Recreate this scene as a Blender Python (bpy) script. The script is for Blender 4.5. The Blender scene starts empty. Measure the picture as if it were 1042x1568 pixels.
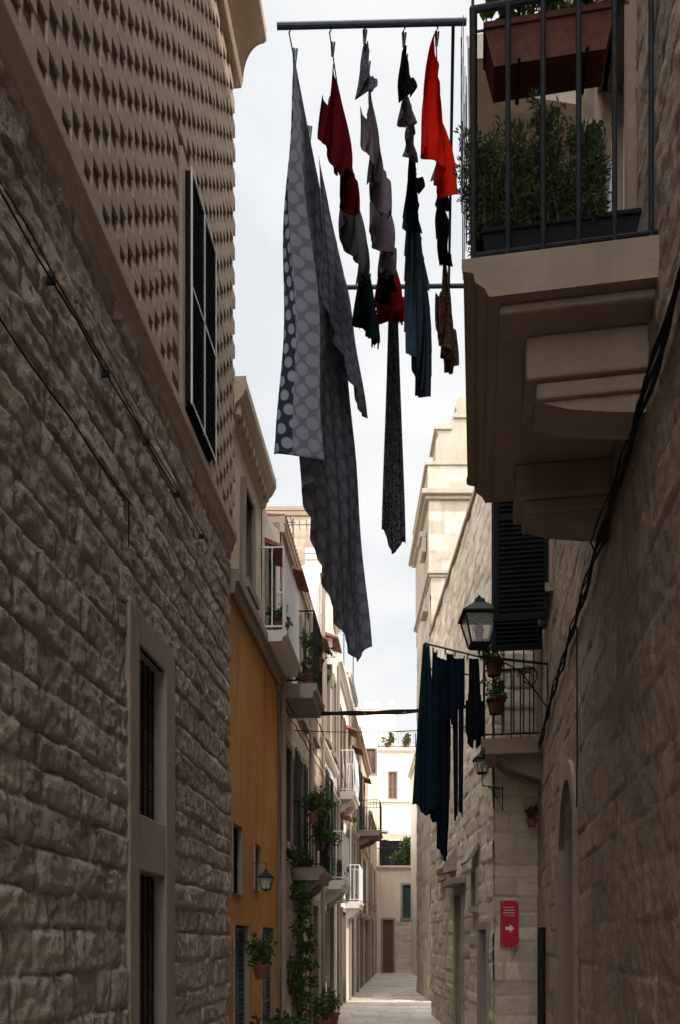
import bpy, math, random
import numpy as np
from mathutils import Vector
random.seed(7)
S=bpy.context.scene
S.view_settings.view_transform='Standard'; S.view_settings.look='None'; S.view_settings.exposure=0
COL=S.collection
# ------------------------------------------------------------------ helpers
def empty(name):
    e=bpy.data.objects.new(name,None); COL.objects.link(e); e.empty_display_size=.2; return e
class Fr:
    def __init__(s,x0,y0,tx,ty,nx,ny):
        s.a=(x0,y0); s.t=(tx,ty); l=math.hypot(nx,ny); s.n=(nx/l,ny/l)
    def p(s,u,d,z): return (s.a[0]+s.t[0]*u+s.n[0]*d, s.a[1]+s.t[1]*u+s.n[1]*d, z)
FL=Fr(-1.7,0,.084,1,1,-.084)       # left row of the street
FR=Fr(.8,0,.161,1,-1,.161)         # right near palace
F2=Fr(2.088,0,-.008,1,-1,-.008)    # right second house, street side
def FY(y): return Fr(0,y,1,0,0,-1) # facade facing the viewer
def FX(x,b=0): return Fr(x,0,b,1,-1,b)
class MB:
    def __init__(s): s.v=[];s.f=[];s.m=[];s.c=0
    def quad(s,a,b,c,d):
        n=len(s.v); s.v+=[a,b,c,d]; s.f.append((n,n+1,n+2,n+3)); s.m.append(s.c)
    def hexa(s,P):
        n=len(s.v); s.v+=P
        for q in ((0,1,2,3),(7,6,5,4),(0,4,5,1),(1,5,6,2),(2,6,7,3),(3,7,4,0)):
            s.f.append(tuple(n+i for i in q)); s.m.append(s.c)
    def box(s,F,u0,u1,d0,d1,z0,z1):
        s.hexa([F.p(u0,d0,z0),F.p(u1,d0,z0),F.p(u1,d1,z0),F.p(u0,d1,z0),F.p(u0,d0,z1),F.p(u1,d0,z1),F.p(u1,d1,z1),F.p(u0,d1,z1)])
    def prism(s,F,u0,u1,prof):   # profile list of (d,z), extruded along u
        n=len(s.v);k=len(prof)
        s.v+=[F.p(u0,d,z) for d,z in prof]+[F.p(u1,d,z) for d,z in prof]
        for i in range(k):
            j=(i+1)%k; s.f.append((n+i,n+j,n+k+j,n+k+i)); s.m.append(s.c)
        s.f.append(tuple(n+i for i in range(k))); s.m.append(s.c)
        s.f.append(tuple(n+k+i for i in reversed(range(k)))); s.m.append(s.c)
    def plate(s,F,prof,d0,d1):   # outline in (u,z), thickness d0..d1
        n=len(s.v);k=len(prof)
        s.v+=[F.p(u,d0,z) for u,z in prof]+[F.p(u,d1,z) for u,z in prof]
        for i in range(k):
            j=(i+1)%k; s.f.append((n+i,n+j,n+k+j,n+k+i)); s.m.append(s.c)
        s.f.append(tuple(n+i for i in range(k))); s.m.append(s.c)
        s.f.append(tuple(n+k+i for i in reversed(range(k)))); s.m.append(s.c)
    def tube(s,pts,r,k=6):
        pts=[Vector(p) for p in pts]; n0=len(s.v)
        for i,p in enumerate(pts):
            t=(pts[min(i+1,len(pts)-1)]-pts[max(i-1,0)])
            if t.length<1e-9: t=Vector((0,0,1))
            t.normalize()
            a=Vector((0,0,1)) if abs(t.z)<.9 else Vector((1,0,0))
            x=t.cross(a).normalized(); y=t.cross(x)
            rr=r[i] if isinstance(r,(list,tuple)) else r
            for j in range(k):
                w=2*math.pi*j/k; s.v.append(tuple(p+x*rr*math.cos(w)+y*rr*math.sin(w)))
        for i in range(len(pts)-1):
            for j in range(k):
                a=n0+i*k+j;b=n0+i*k+(j+1)%k
                s.f.append((a,b,b+k,a+k)); s.m.append(s.c)
        s.f.append(tuple(n0+j for j in range(k))); s.m.append(s.c)
        e=n0+(len(pts)-1)*k
        s.f.append(tuple(e+j for j in range(k))); s.m.append(s.c)
    def build(s,name,mats,parent=None,bevel=0,smooth=False):
        me=bpy.data.meshes.new(name); me.from_pydata(s.v,[],s.f)
        if not isinstance(mats,(list,tuple)): mats=[mats]
        for m in mats: me.materials.append(m)
        me.polygons.foreach_set('material_index',s.m)
        if smooth: me.polygons.foreach_set('use_smooth',[True]*len(s.f))
        me.update()
        o=bpy.data.objects.new(name,me); COL.objects.link(o)
        if parent: o.parent=parent
        if bevel:
            b=o.modifiers.new('bev','BEVEL'); b.width=bevel; b.segments=2; b.limit_method='ANGLE'
        return o
# ------------------------------------------------------------------ materials
def nt(name):
    m=bpy.data.materials.new(name); m.use_nodes=True; t=m.node_tree; t.nodes.clear(); return m,t
def N(t,k,**kw):
    n=t.nodes.new(k)
    for a,b in kw.items():
        if a.startswith('i_'): n.inputs[a[2:].replace('_',' ')].default_value=b
        else: setattr(n,a,b)
    return n
def mixc(t,fac,a,b,mode='MIX'):
    n=t.nodes.new('ShaderNodeMix'); n.data_type='RGBA'; n.blend_type=mode
    for sock,val in ((n.inputs[0],fac),(n.inputs[6],a),(n.inputs[7],b)):
        if hasattr(val,'links'): t.links.new(val,sock)
        elif isinstance(val,(int,float)): sock.default_value=val
        else: sock.default_value=(*val,1)
    return n.outputs[2]
def ramp(t,src,a,b,ca=0,cb=1):
    n=t.nodes.new('ShaderNodeMapRange'); n.inputs[1].default_value=a;n.inputs[2].default_value=b;n.inputs[3].default_value=ca;n.inputs[4].default_value=cb
    t.links.new(src,n.inputs[0]); return n.outputs[0]
def noise(t,scale,detail=4,vec=None,rough=.6):
    n=N(t,'ShaderNodeTexNoise'); n.inputs['Scale'].default_value=scale;n.inputs['Detail'].default_value=detail;n.inputs['Roughness'].default_value=rough
    if vec is not None: t.links.new(vec,n.inputs['Vector'])
    return n.outputs['Fac']
def mat_wall(name,c1,c2,dark=(.5,.45,.4),mortar=None,bs=60,bd=.006,streak=.35,rough=.95):
    m,t=nt(name); tc=N(t,'ShaderNodeTexCoord').outputs['Object']
    mp=N(t,'ShaderNodeMapping'); mp.inputs['Scale'].default_value=(3,3,.35); t.links.new(tc,mp.inputs[0])
    big=noise(t,.8,3,tc); fine=noise(t,14,4,tc); st=noise(t,1.6,4,mp.outputs[0])
    c=mixc(t,ramp(t,big,.35,.65),c1,c2)
    at=N(t,'ShaderNodeAttribute',attribute_name='tint').outputs['Fac']
    c=mixc(t,1.0,c,mixc(t,ramp(t,at,0,1),(.74,.72,.70),(1.16,1.14,1.12)),'MULTIPLY')
    c=mixc(t,ramp(t,fine,.45,.75,0,.55),c,tuple(x*.55 for x in c1))
    c=mixc(t,ramp(t,st,.48,.72,0,streak),c,tuple(x*y for x,y in zip(c1,dark)))
    if mortar:
        mo=N(t,'ShaderNodeAttribute',attribute_name='mort').outputs['Fac']
        c=mixc(t,ramp(t,mo,0,1,0,.7),c,mortar)
    b=N(t,'ShaderNodeBsdfPrincipled'); b.inputs['Roughness'].default_value=rough; b.inputs['Specular IOR Level'].default_value=.2
    t.links.new(c,b.inputs['Base Color'])
    bn=noise(t,bs,4,tc,.75); bp=N(t,'ShaderNodeBump'); bp.inputs['Strength'].default_value=.8; bp.inputs['Distance'].default_value=bd
    t.links.new(bn,bp.inputs['Height']); t.links.new(bp.outputs[0],b.inputs['Normal'])
    o=N(t,'ShaderNodeOutputMaterial'); t.links.new(b.outputs[0],o.inputs[0]); return m
def mat_plain(name,c,rough=.6,metal=0,var=.25,scale=20,bd=.0015,spec=.3):
    m,t=nt(name); tc=N(t,'ShaderNodeTexCoord').outputs['Object']
    n=noise(t,scale,3,tc)
    cc=mixc(t,ramp(t,n,.3,.7),tuple(x*(1-var) for x in c),tuple(min(1,x*(1+var)) for x in c))
    b=N(t,'ShaderNodeBsdfPrincipled'); b.inputs['Roughness'].default_value=rough; b.inputs['Metallic'].default_value=metal
    b.inputs['Specular IOR Level'].default_value=spec
    t.links.new(cc,b.inputs['Base Color'])
    bp=N(t,'ShaderNodeBump'); bp.inputs['Distance'].default_value=bd; t.links.new(n,bp.inputs['Height']); t.links.new(bp.outputs[0],b.inputs['Normal'])
    o=N(t,'ShaderNodeOutputMaterial'); t.links.new(b.outputs[0],o.inputs[0]); return m
def finish_cloth(t,c,trans=.35):
    tc=N(t,'ShaderNodeTexCoord').outputs['Object']
    w=noise(t,350,1,tc); bp=N(t,'ShaderNodeBump'); bp.inputs['Distance'].default_value=.001; t.links.new(w,bp.inputs['Height'])
    d=N(t,'ShaderNodeBsdfDiffuse'); tr=N(t,'ShaderNodeBsdfTranslucent'); mx=N(t,'ShaderNodeMixShader'); mx.inputs[0].default_value=trans
    t.links.new(c,d.inputs[0]); t.links.new(c,tr.inputs[0]); t.links.new(bp.outputs[0],d.inputs['Normal'])
    t.links.new(d.outputs[0],mx.inputs[1]); t.links.new(tr.outputs[0],mx.inputs[2])
    o=N(t,'ShaderNodeOutputMaterial'); t.links.new(mx.outputs[0],o.inputs[0])
def mat_cloth(name,c,c2=None,scale=25,trans=.3):
    m,t=nt(name); tc=N(t,'ShaderNodeTexCoord').outputs['Object']
    n=noise(t,scale,2,tc)
    c2=c2 or tuple(x*.75 for x in c)
    cc=mixc(t,ramp(t,n,.46,.54) if c2 and sum(c2)>sum(c)*1.3 else ramp(t,n,.3,.7),c,c2)
    finish_cloth(t,cc,trans); return m
def mat_dots(name,base,dot,bbase,bdot,border,scale=10,rad=.4,trans=.35):
    m,t=nt(name); uv=N(t,'ShaderNodeTexCoord').outputs['UV']
    def dots(sx,sy,r,rot):
        mp=N(t,'ShaderNodeMapping'); mp.inputs['Scale'].default_value=(sx,sy,1); mp.inputs['Rotation'].default_value=(0,0,rot); t.links.new(uv,mp.inputs[0])
        v=N(t,'ShaderNodeTexVoronoi',voronoi_dimensions='2D'); v.inputs['Scale'].default_value=1; v.inputs['Randomness'].default_value=0
        t.links.new(mp.outputs[0],v.inputs['Vector']); return ramp(t,v.outputs['Distance'],r-.03,r+.03,1,0)
    sep=N(t,'ShaderNodeSeparateXYZ'); t.links.new(uv,sep.inputs[0])
    a=mixc(t,dots(scale,scale,rad,math.radians(45)),base,dot)
    b=mixc(t,dots(scale*1.5,scale*1.0,.36,math.radians(25)),bbase,bdot)
    c=mixc(t,ramp(t,sep.outputs[0],border-.002,border+.002),b,a)
    finish_cloth(t,c,trans); return m
def mat_leaf(name,c):
    m,t=nt(name); tc=N(t,'ShaderNodeTexCoord').outputs['Object']
    n=noise(t,9,2,tc); cc=mixc(t,ramp(t,n,.3,.7),tuple(x*.45 for x in c),tuple(x*1.4 for x in c))
    finish_cloth(t,cc,.25); return m

M_rub=mat_wall('rubble_limestone',(.42,.355,.30),(.335,.28,.24),mortar=(.27,.23,.195),bs=30,bd=.024,streak=.4)
M_ash=mat_wall('brown_ashlar',(.32,.24,.18),(.25,.187,.138),mortar=(.20,.15,.11),bs=40,bd=.015,streak=.45)
M_lat=mat_wall('beige_render',(.58,.475,.39),(.52,.425,.35),bs=70,bd=.004,streak=.12)
M_latd=mat_wall('recess_shade_render',(.17,.12,.09),(.14,.10,.075),bs=70,bd=.006,streak=.1)  # darker copy of the beige render, shade between the blocks put into its colour
M_trim=mat_wall('dressed_stone',(.38,.325,.28),(.32,.27,.23),bs=60,bd=.006,streak=.35)
M_trimR=mat_wall('balcony_stone',(.36,.275,.215),(.27,.205,.155),bs=50,bd=.007,streak=.6)
M_ochre=mat_wall('ochre_plaster',(.54,.26,.07),(.40,.19,.05),dark=(.5,.45,.45),bs=50,bd=.004,streak=.65)
M_cream=mat_wall('cream_plaster',(.76,.68,.56),(.66,.57,.45),bs=30,bd=.004,streak=.35)
M_white=mat_wall('white_plaster',(.82,.78,.72),(.76,.71,.64),bs=30,bd=.003,streak=.25)
M_pink=mat_wall('rose_plaster',(.68,.58,.49),(.58,.48,.40),bs=30,bd=.004,streak=.35)
M_tan=mat_wall('tan_limestone',(.57,.49,.39),(.47,.39,.30),mortar=(.33,.27,.21),bs=35,bd=.008,streak=.35)
M_tower=mat_wall('church_limestone',(.44,.38,.30),(.36,.31,.25),mortar=(.27,.235,.19),bs=30,bd=.01,streak=.5)
M_brn=mat_wall('weathered_tufa',(.36,.28,.21),(.27,.21,.16),mortar=(.2,.16,.13),bs=20,bd=.01,streak=.5)
M_pave=mat_wall('paving_limestone',(.48,.44,.39),(.38,.345,.305),mortar=(.14,.13,.12),bs=25,bd=.004,streak=0,rough=.5)
M_gnd=mat_plain('earth',(.2,.18,.15),.9,0,.2,3)
M_iron=mat_plain('wrought_iron',(.016,.016,.018),.75,0,.3,spec=.12)
M_steel=mat_plain('galvanised_steel',(.07,.085,.11),.5,.3,.2)
M_dark=mat_plain('dark_interior',(.010,.010,.011),.8,0,.3,spec=.05)
M_glass=mat_plain('window_glass',(.03,.035,.04),.08,0,.2)
M_lglass=mat_plain('lantern_glass',(.35,.36,.36),.25,0,.15)
M_green=mat_plain('green_shutter_paint',(.025,.055,.042),.6,0,.2,spec=.2)
M_bshut=mat_plain('dark_shutter_paint',(.006,.009,.009),.8,0,.3,spec=.1)
M_wpaint=mat_plain('white_paint',(.62,.62,.62),.5,0,.06)
M_brown=mat_plain('brown_wood',(.11,.055,.03),.6,0,.3)
M_cable=mat_plain('black_cable',(.015,.015,.015),.8,0,.2,spec=.1)
M_terra=mat_plain('terracotta',(.16,.06,.04),.85,0,.25)
M_terrad=mat_plain('dark_terracotta',(.08,.028,.02),.85,0,.25,spec=.15)
M_tile=mat_plain('red_roof_tile',(.26,.10,.065),.8,0,.3)
M_blackpl=mat_plain('black_plastic',(.008,.008,.010),.85,0,.2,spec=.1)
M_red=mat_plain('red_sign_paint',(.40,.012,.025),.5,0,.1,6)
M_leaf=mat_leaf('leaf_green',(.055,.08,.025))
M_leafl=mat_leaf('light_leaf_green',(.10,.12,.05))
M_rose=mat_leaf('rosemary_green',(.06,.08,.04))
M_flow=mat_leaf('red_petals',(.5,.02,.02))

# ------------------------------------------------------------------ walls
def vn(U,Z,s,seed):
    rng=np.random.default_rng(seed); g=rng.random((64,64)); x=U/s+500;y=Z/s+500
    xi=np.floor(x).astype(int);yi=np.floor(y).astype(int);fx=x-xi;fy=y-yi
    fx=fx*fx*(3-2*fx);fy=fy*fy*(3-2*fy)
    a=g[yi%64,xi%64];b=g[yi%64,(xi+1)%64];c=g[(yi+1)%64,xi%64];d=g[(yi+1)%64,(xi+1)%64]
    return (a*(1-fx)+b*fx)*(1-fy)+(c*(1-fx)+d*fx)*fy-.5
def wall(name,F,u0,u1,z0,z1,mat,parent=None,ch=.25,sl=.42,res=.05,amp=.025,joint=.03,openings=(),seed=1,plaster=False,rough=.012,base=0,offs=.012,topfn=None):
    rng=np.random.default_rng(seed)
    def axis(a,b,ed):
        x=list(np.linspace(a,b,max(2,int((b-a)/res)+1)))
        e=[q for q in ed if a<q<b]
        x=[q for q in x if all(abs(q-k)>res*.3 for k in e) or q in (a,b)]+e
        return np.array(sorted(set(x)))
    us=axis(u0,u1,[o[0] for o in openings]+[o[1] for o in openings])
    zs=axis(z0,z1,[o[2] for o in openings]+[o[3] for o in openings])
    U,Z=np.meshgrid(us,zs); nz,nu=U.shape
    if plaster:
        H=vn(U,Z,.9,seed)*.02+vn(U,Z,.2,seed+1)*.005; T=.5+vn(U,Z,1.5,seed+2)*.4; MO=np.zeros_like(U)
    else:
        cb=[z0-rng.random()*ch*.3]
        while cb[-1]<z1+.01: cb.append(cb[-1]+ch*rng.uniform(.74,1.26))
        cb=np.array(cb)
        ubs=[];off=[];tin=[];tlt=[]
        for k in range(len(cb)):
            b=[u0-rng.random()*sl]
            while b[-1]<u1+.01: b.append(b[-1]+sl*rng.uniform(.4,1.6))
            ubs.append(np.array(b)); off.append(rng.uniform(-1,1,len(b))); tin.append(rng.random(len(b))); tlt.append(rng.uniform(-1,1,(len(b),2)))
        H=np.zeros_like(U);T=np.zeros_like(U);MO=np.zeros_like(U)
        wz=Z+vn(U,Z,.35,seed+5)*joint*.8+vn(U,Z,.08,seed+15)*joint*.45; wu=U+vn(U,Z,.2,seed+6)*joint*1.1
        CI=np.clip(np.searchsorted(cb,wz,'right')-1,0,len(cb)-2)
        DZ=np.minimum(wz-cb[CI],cb[CI+1]-wz)
        for k in range(len(cb)-1):
            m=CI==k
            if not m.any(): continue
            b=ubs[k]; w=wu[m]; i=np.clip(np.searchsorted(b,w,'right')-1,0,len(b)-2)
            du=np.minimum(w-b[i],b[i+1]-w); d=np.minimum(du,DZ[m]); e=np.clip(d/joint,0,1); e=e*e*(3-2*e)
            cu=(w-(b[i]+b[i+1])/2); cz=wz[m]-(cb[k]+cb[k+1])/2
            H[m]=(amp+off[k][i]*offs+tlt[k][i,0]*cu*amp*1.2+tlt[k][i,1]*cz*amp*2)*e
            T[m]=tin[k][i]; MO[m]=1-np.clip(d/(joint*.55),0,1)
        H+=(.7*vn(U,Z,.07,seed+7)+.8*vn(U,Z,.03,seed+8)+.3*vn(U,Z,.16,seed+9))*rough
    H=H+base
    x=F.a[0]+F.t[0]*U+F.n[0]*H; y=F.a[1]+F.t[1]*U+F.n[1]*H
    co=np.stack([x,y,Z],-1).reshape(-1,3)
    idx=np.arange(nz*nu).reshape(nz,nu)
    uc=(U[:-1,:-1]+U[1:,1:])/2; zc=(Z[:-1,:-1]+Z[1:,1:])/2
    keep=np.ones_like(uc,bool)
    for o in openings:
        ins=(uc>o[0])&(uc<o[1])&(zc>o[2])&(zc<o[3])
        if len(o)>4 and o[4]=='arch':
            r=(o[1]-o[0])/2; cx=(o[0]+o[1])/2; zt=o[3]-r
            ins&=~((zc>zt)&((uc-cx)**2+(zc-zt)**2>r*r))
        keep&=~ins
    q=np.stack([idx[:-1,:-1][keep],idx[:-1,1:][keep],idx[1:,1:][keep],idx[1:,:-1][keep]],-1)
    me=bpy.data.meshes.new(name); me.vertices.add(len(co)); me.vertices.foreach_set('co',co.ravel())
    me.loops.add(q.size); me.loops.foreach_set('vertex_index',q.ravel().astype(np.int32))
    me.polygons.add(len(q)); me.polygons.foreach_set('loop_start',(np.arange(len(q))*4).astype(np.int32))
    me.update(calc_edges=True); me.polygons.foreach_set('use_smooth',np.ones(len(q),bool))
    for nm,A in (('tint',T),('mort',MO)):
        a=me.attributes.new(nm,'FLOAT','POINT'); a.data.foreach_set('value',A.ravel().astype(np.float32))
    me.materials.append(mat)
    o=bpy.data.objects.new(name,me); COL.objects.link(o)
    if parent: o.parent=parent
    return o
def shutter(mb,F,u0,u1,d,z0,z1,fi,si,step=.05,fw=.04):
    mb.c=fi
    mb.box(F,u0,u0+fw,d,d+.03,z0,z1);mb.box(F,u1-fw,u1,d,d+.03,z0,z1)
    for a in (z0,(z0+z1)/2-fw/2,z1-fw): mb.box(F,u0+fw,u1-fw,d+.002,d+.028,a,a+fw)
    mb.c=si
    z=z0+fw
    while z<z1-fw-step*.6:
        mb.hexa([F.p(u0+fw,d+.001,z+step*.55),F.p(u1-fw,d+.001,z+step*.55),F.p(u1-fw,d+.026,z),F.p(u0+fw,d+.026,z),
                 F.p(u0+fw,d+.001,z+step*.55+.008),F.p(u1-fw,d+.001,z+step*.55+.008),F.p(u1-fw,d+.026,z+.008),F.p(u0+fw,d+.026,z+.008)])
        z+=step
    mb.c=0
def opening(parent,F,u0,u1,z0,z1,kind='glass',pm=None,trim=.12,trimmat=None,sill=True,step=.06,dep=.2,nm='window'):
    pm=pm or M_green; trimmat=trimmat or M_trim
    mb=MB(); mb.c=0
    mb.quad(F.p(u0,.02,z0),F.p(u0,-dep,z0),F.p(u0,-dep,z1),F.p(u0,.02,z1))
    mb.quad(F.p(u1,.02,z0),F.p(u1,-dep,z0),F.p(u1,-dep,z1),F.p(u1,.02,z1))
    mb.quad(F.p(u0,.02,z1),F.p(u1,.02,z1),F.p(u1,-dep,z1),F.p(u0,-dep,z1))
    mb.quad(F.p(u0,.02,z0),F.p(u1,.02,z0),F.p(u1,-dep,z0),F.p(u0,-dep,z0))
    if trim:
        mb.box(F,u0-trim,u0,-.01,.05,z0,z1+trim); mb.box(F,u1,u1+trim,-.01,.05,z0,z1+trim)
        mb.box(F,u0,u1,-.01,.047,z1,z1+trim)
        if sill and z0>.3: mb.box(F,u0-trim-.02,u1+trim+.02,-.01,.09,z0-.09,z0-.001)
    mb.c=1; mb.quad(F.p(u0,-dep+.002,z0),F.p(u1,-dep+.002,z0),F.p(u1,-dep+.002,z1),F.p(u0,-dep+.002,z1))
    um=(u0+u1)/2
    if kind=='shut':
        shutter(mb,F,u0+.01,um-.004,-.06,z0+.02,z1-.02,2,2,step); shutter(mb,F,um+.004,u1-.01,-.06,z0+.02,z1-.02,2,2,step)
    elif kind=='open':
        for a in (u0-(um-u0),u1): shutter(mb,F,a,a+(um-u0),.055,z0,z1,2,2,step)
        mb.c=3
        for a,b in ((u0,u0+.05),(um-.03,um+.03),(u1-.05,u1)): mb.box(F,a,b,-.15,-.11,z0,z1)
        for a in (z0,(z0+z1)/2,z1-.06): mb.box(F,u0+.05,u1-.05,-.148,-.112,a,a+.05)
    elif kind=='glass':
        mb.c=3
        for a,b in ((u0,u0+.05),(um-.03,um+.03),(u1-.05,u1)): mb.box(F,a,b,-.15,-.11,z0,z1)
        for a in (z0,z0+(z1-z0)*.6,z1-.06): mb.box(F,u0+.05,u1-.05,-.148,-.112,a,a+.05)
    elif kind=='door':
        mb.c=2
        mb.box(F,u0+.01,um-.005,-.14,-.10,z0+.02,z1-.02); mb.box(F,um+.005,u1-.01,-.14,-.10,z0+.02,z1-.02)
        for a,b in ((u0+.08,um-.07),(um+.07,u1-.08)):
            for c,d in ((.12,.42),(.48,.92)):
                mb.box(F,a,b,-.10,-.08,z0+(z1-z0)*c,z0+(z1-z0)*d)
    elif kind=='grille':
        mb.c=2
        n=max(3,int((u1-u0)/.11)); 
        for i in range(n+1):
            a=u0+.02+(u1-u0-.04)*i/n; mb.tube([F.p(a,-.05,z0),F.p(a,-.05,z1)],.008)
        m=max(2,int((z1-z0)/.18))
        for i in range(m+1):
            a=z0+.02+(z1-z0-.04)*i/m; mb.tube([F.p(u0,-.05,a),F.p(u1,-.05,a)],.007)
    return mb.build(nm,[trimmat,M_glass if kind!='grille' else M_dark,pm,M_wpaint],parent)
def building(name,F,u0,u1,z1,mat,ops=(),depth=6,plaster=True,seed=1,res=.08,z0=0,cornice=.12,cmat=None,trimmat=None,parent=None,**kw):
    e=parent or empty(name)
    wall('facade',F,u0,u1,z0,z1,mat,e,openings=[o[:4]+(('arch',) if o[4]=='arch' else ()) for o in ops],plaster=plaster,seed=seed,res=res,**kw)
    mb=MB(); mb.box(F,u0,u1,-depth,-.3,z0,z1-.02); mb.box(F,u0,u0+.04,-.299,-.004,z0,z1-.03); mb.box(F,u1-.04,u1,-.299,-.004,z0,z1-.03)
    mb.box(F,u0+.001,u1-.001,-.31,-.003,z1-.06,z1)
    mb.build('mass',mat,e)
    if cornice:
        mb=MB(); c=cornice
        mb.prism(F,u0-.0,u1,[(-.15,z1+.003),(.02,z1-.16),(.05,z1-.16),(.06,z1-.09),(c,z1-.05),(c+.03,z1-.05),(c+.03,z1+.05),(-.15,z1+.05)])
        mb.build('cornice',cmat or mat,e,bevel=.006)
    for o in ops:
        if o[4]=='arch': continue
        opening(e,F,*o[:4],kind=o[4],pm=o[5] if len(o)>5 else None,trimmat=trimmat or M_trim,step=o[6] if len(o)>6 else .08,
                nm='door' if o[4]=='door' else 'window',trim=o[7] if len(o)>7 else .1)
    return e
def balcony(name,F,u0,u1,z,dep,rm,sm,th=.13,h=.95,sp=.1,br=.008,ornate=False,corb=True,parent=None):
    e=parent or empty(name); mb=MB()
    mb.prism(F,u0,u1,[(0,z-th),(dep-.06,z-th),(dep-.05,z-th*.55),(dep-.01,z-th*.45),(dep,z-.02),(dep,z),(0,z)])
    mb.build('slab',sm,e,bevel=.008)
    if corb:
        mb=MB()
        for c in (u0+.18,u1-.32):
            mb.prism(F,c,c+.16,[(0,z-th-.30),(.05,z-th-.28),(dep*.35,z-th-.2),(dep*.6,z-th-.12),(dep*.75,z-th),(0,z-th)])
        mb.build('corbels',sm,e,bevel=.008)
    mb=MB()
    o=dep-.04
    for (a,d) in ((u0+.03,o),(u1-.03,o)): mb.tube([F.p(a,d,z),F.p(a,d,z+h)],br*1.5)
    for zz in (z+.06,z+h):
        mb.tube([F.p(u0+.03,0,zz),F.p(u0+.03,o,zz),F.p(u1-.03,o,zz),F.p(u1-.03,0,zz)],br*1.4)
    def bar(a,d):
        if ornate:
            pts=[]
            for i in range(9):
                s=i/8; pts.append(F.p(a+.02*math.sin(s*12),d+ .06*math.sin(s*math.pi)*(1-s),z+.06+(h-.06)*s))
            mb.tube(pts,br,5)
        else: mb.tube([F.p(a,d,z+.06),F.p(a,d,z+h)],br,5)
    n=int((u1-u0)/sp)
    for i in range(1,n): bar(u0+.03+(u1-u0-.06)*i/n,o)
    n=max(2,int(o/sp))
    for i in range(1,n):
        for a in (u0+.03,u1-.03): bar(a,o*i/n)
    mb.build('railing',rm,e)
    return e
def foliage(name,clumps,n,size,mat,parent=None,needle=False,seed=3,stems=None):
    rng=np.random.default_rng(seed); V=[];Fc=[]
    w=np.array([c[3]**2 for c in clumps]); w=w/w.sum()
    for i in range(n):
        c=clumps[rng.choice(len(clumps),p=w)]
        d=rng.normal(size=3); d/=np.linalg.norm(d); r=c[3]*rng.random()**.45
        p=np.array(c[:3])+d*r*np.array([1,1,c[4] if len(c)>4 else 1])
        a=rng.normal(size=3)+np.array([0,0,.6 if needle else -.1])+d*.5; a/=np.linalg.norm(a)
        b=np.cross(a,rng.normal(size=3)); b/=np.linalg.norm(b)
        s=size*rng.uniform(.6,1.3); wd=s*(.12 if needle else .38)
        k=len(V); V+=[tuple(p),tuple(p+a*s*.5+b*wd),tuple(p+a*s),tuple(p+a*s*.5-b*wd)]; Fc.append((k,k+1,k+2,k+3))
    me=bpy.data.meshes.new(name); me.from_pydata(V,[],Fc); me.materials.append(mat); me.update()
    o=bpy.data.objects.new(name,me); COL.objects.link(o)
    if parent: o.parent=parent
    return o
def pot(mb,x,y,z,r,h,k=14):
    mb.tube([(x,y,z),(x,y,z+h*.85),(x,y,z+h*.85),(x,y,z+h)],[r*.7,r*.95,r*1.1,r*1.1],k)
def potted(name,x,y,z,r,h,fs,n=260,leaf=.05,mat=None,flower=False,pm=None):
    e=empty(name); mb=MB(); pot(mb,x,y,z,r,h); mb.build('pot',pm or M_terra,e)
    mb=MB()
    cl=[]
    for i in range(7):
        a=random.uniform(0,6.28); q=random.uniform(.1,.8)*fs
        c=(x+q*math.cos(a),y+q*math.sin(a),z+h+fs*random.uniform(.0,1.3)); cl.append((*c,fs*random.uniform(.3,.5)))
        mb.tube([(x,y,z+h*.9),((x+c[0])/2,(y+c[1])/2,z+h+fs*.4),c],[.007,.005,.002],5)
    mb.build('stems',M_brown,e)
    foliage('leaves',cl,n,leaf,mat or M_leaf,e,seed=random.randint(0,999))
    if flower: foliage('flowers',cl,n//4,leaf*.8,M_flow,e,seed=random.randint(0,999))
    return e

# ------------------------------------------------------------------ ground
mb=MB(); mb.quad((-300,-300,-.01),(300,-300,-.01),(300,300,-.01),(-300,300,-.01)); mb.build('ground',M_gnd)
def pave():
    nx=200; ny=900
    xs=np.linspace(-2.6,6,nx); ys=np.linspace(-3,48,ny); X,Y=np.meshgrid(xs,ys)
    ch=.42; ci=np.floor((Y+.05*np.sin(X*1.2))/ch).astype(int); fy=(Y+.05*np.sin(X*1.2))/ch-ci
    sh=np.random.default_rng(9).random(400)[ci+20]; sx=.62
    cx=(X+sh*sx)/sx; xi=np.floor(cx).astype(int); fx=cx-xi
    d=np.minimum(np.minimum(fy,1-fy)*ch,np.minimum(fx,1-fx)*sx)
    g=np.random.default_rng(8).random((400,60)); T=g[ci+20,xi+20]
    H=.004+ (T-.5)*.012*np.clip(d/.03,0,1)+.014*np.clip(d/.03,0,1)+vn(X,Y,.3,2)*.008
    MO=1-np.clip(d/.03,0,1)
    co=np.stack([X,Y,H],-1).reshape(-1,3); idx=np.arange(nx*ny).reshape(ny,nx)
    q=np.stack([idx[:-1,:-1],idx[:-1,1:],idx[1:,1:],idx[1:,:-1]],-1).reshape(-1,4)
    me=bpy.data.meshes.new('street_paving'); me.vertices.add(len(co)); me.vertices.foreach_set('co',co.ravel())
    me.loops.add(q.size); me.loops.foreach_set('vertex_index',q.ravel().astype(np.int32)); me.polygons.add(len(q)); me.polygons.foreach_set('loop_start',(np.arange(len(q))*4).astype(np.int32))
    me.update(calc_edges=True)
    for nm,A in (('tint',T),('mort',MO)):
        a=me.attributes.new(nm,'FLOAT','POINT'); a.data.foreach_set('value',A.ravel().astype(np.float32))
    me.materials.append(M_pave); o=bpy.data.objects.new('street_paving',me); COL.objects.link(o)
pave()

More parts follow.
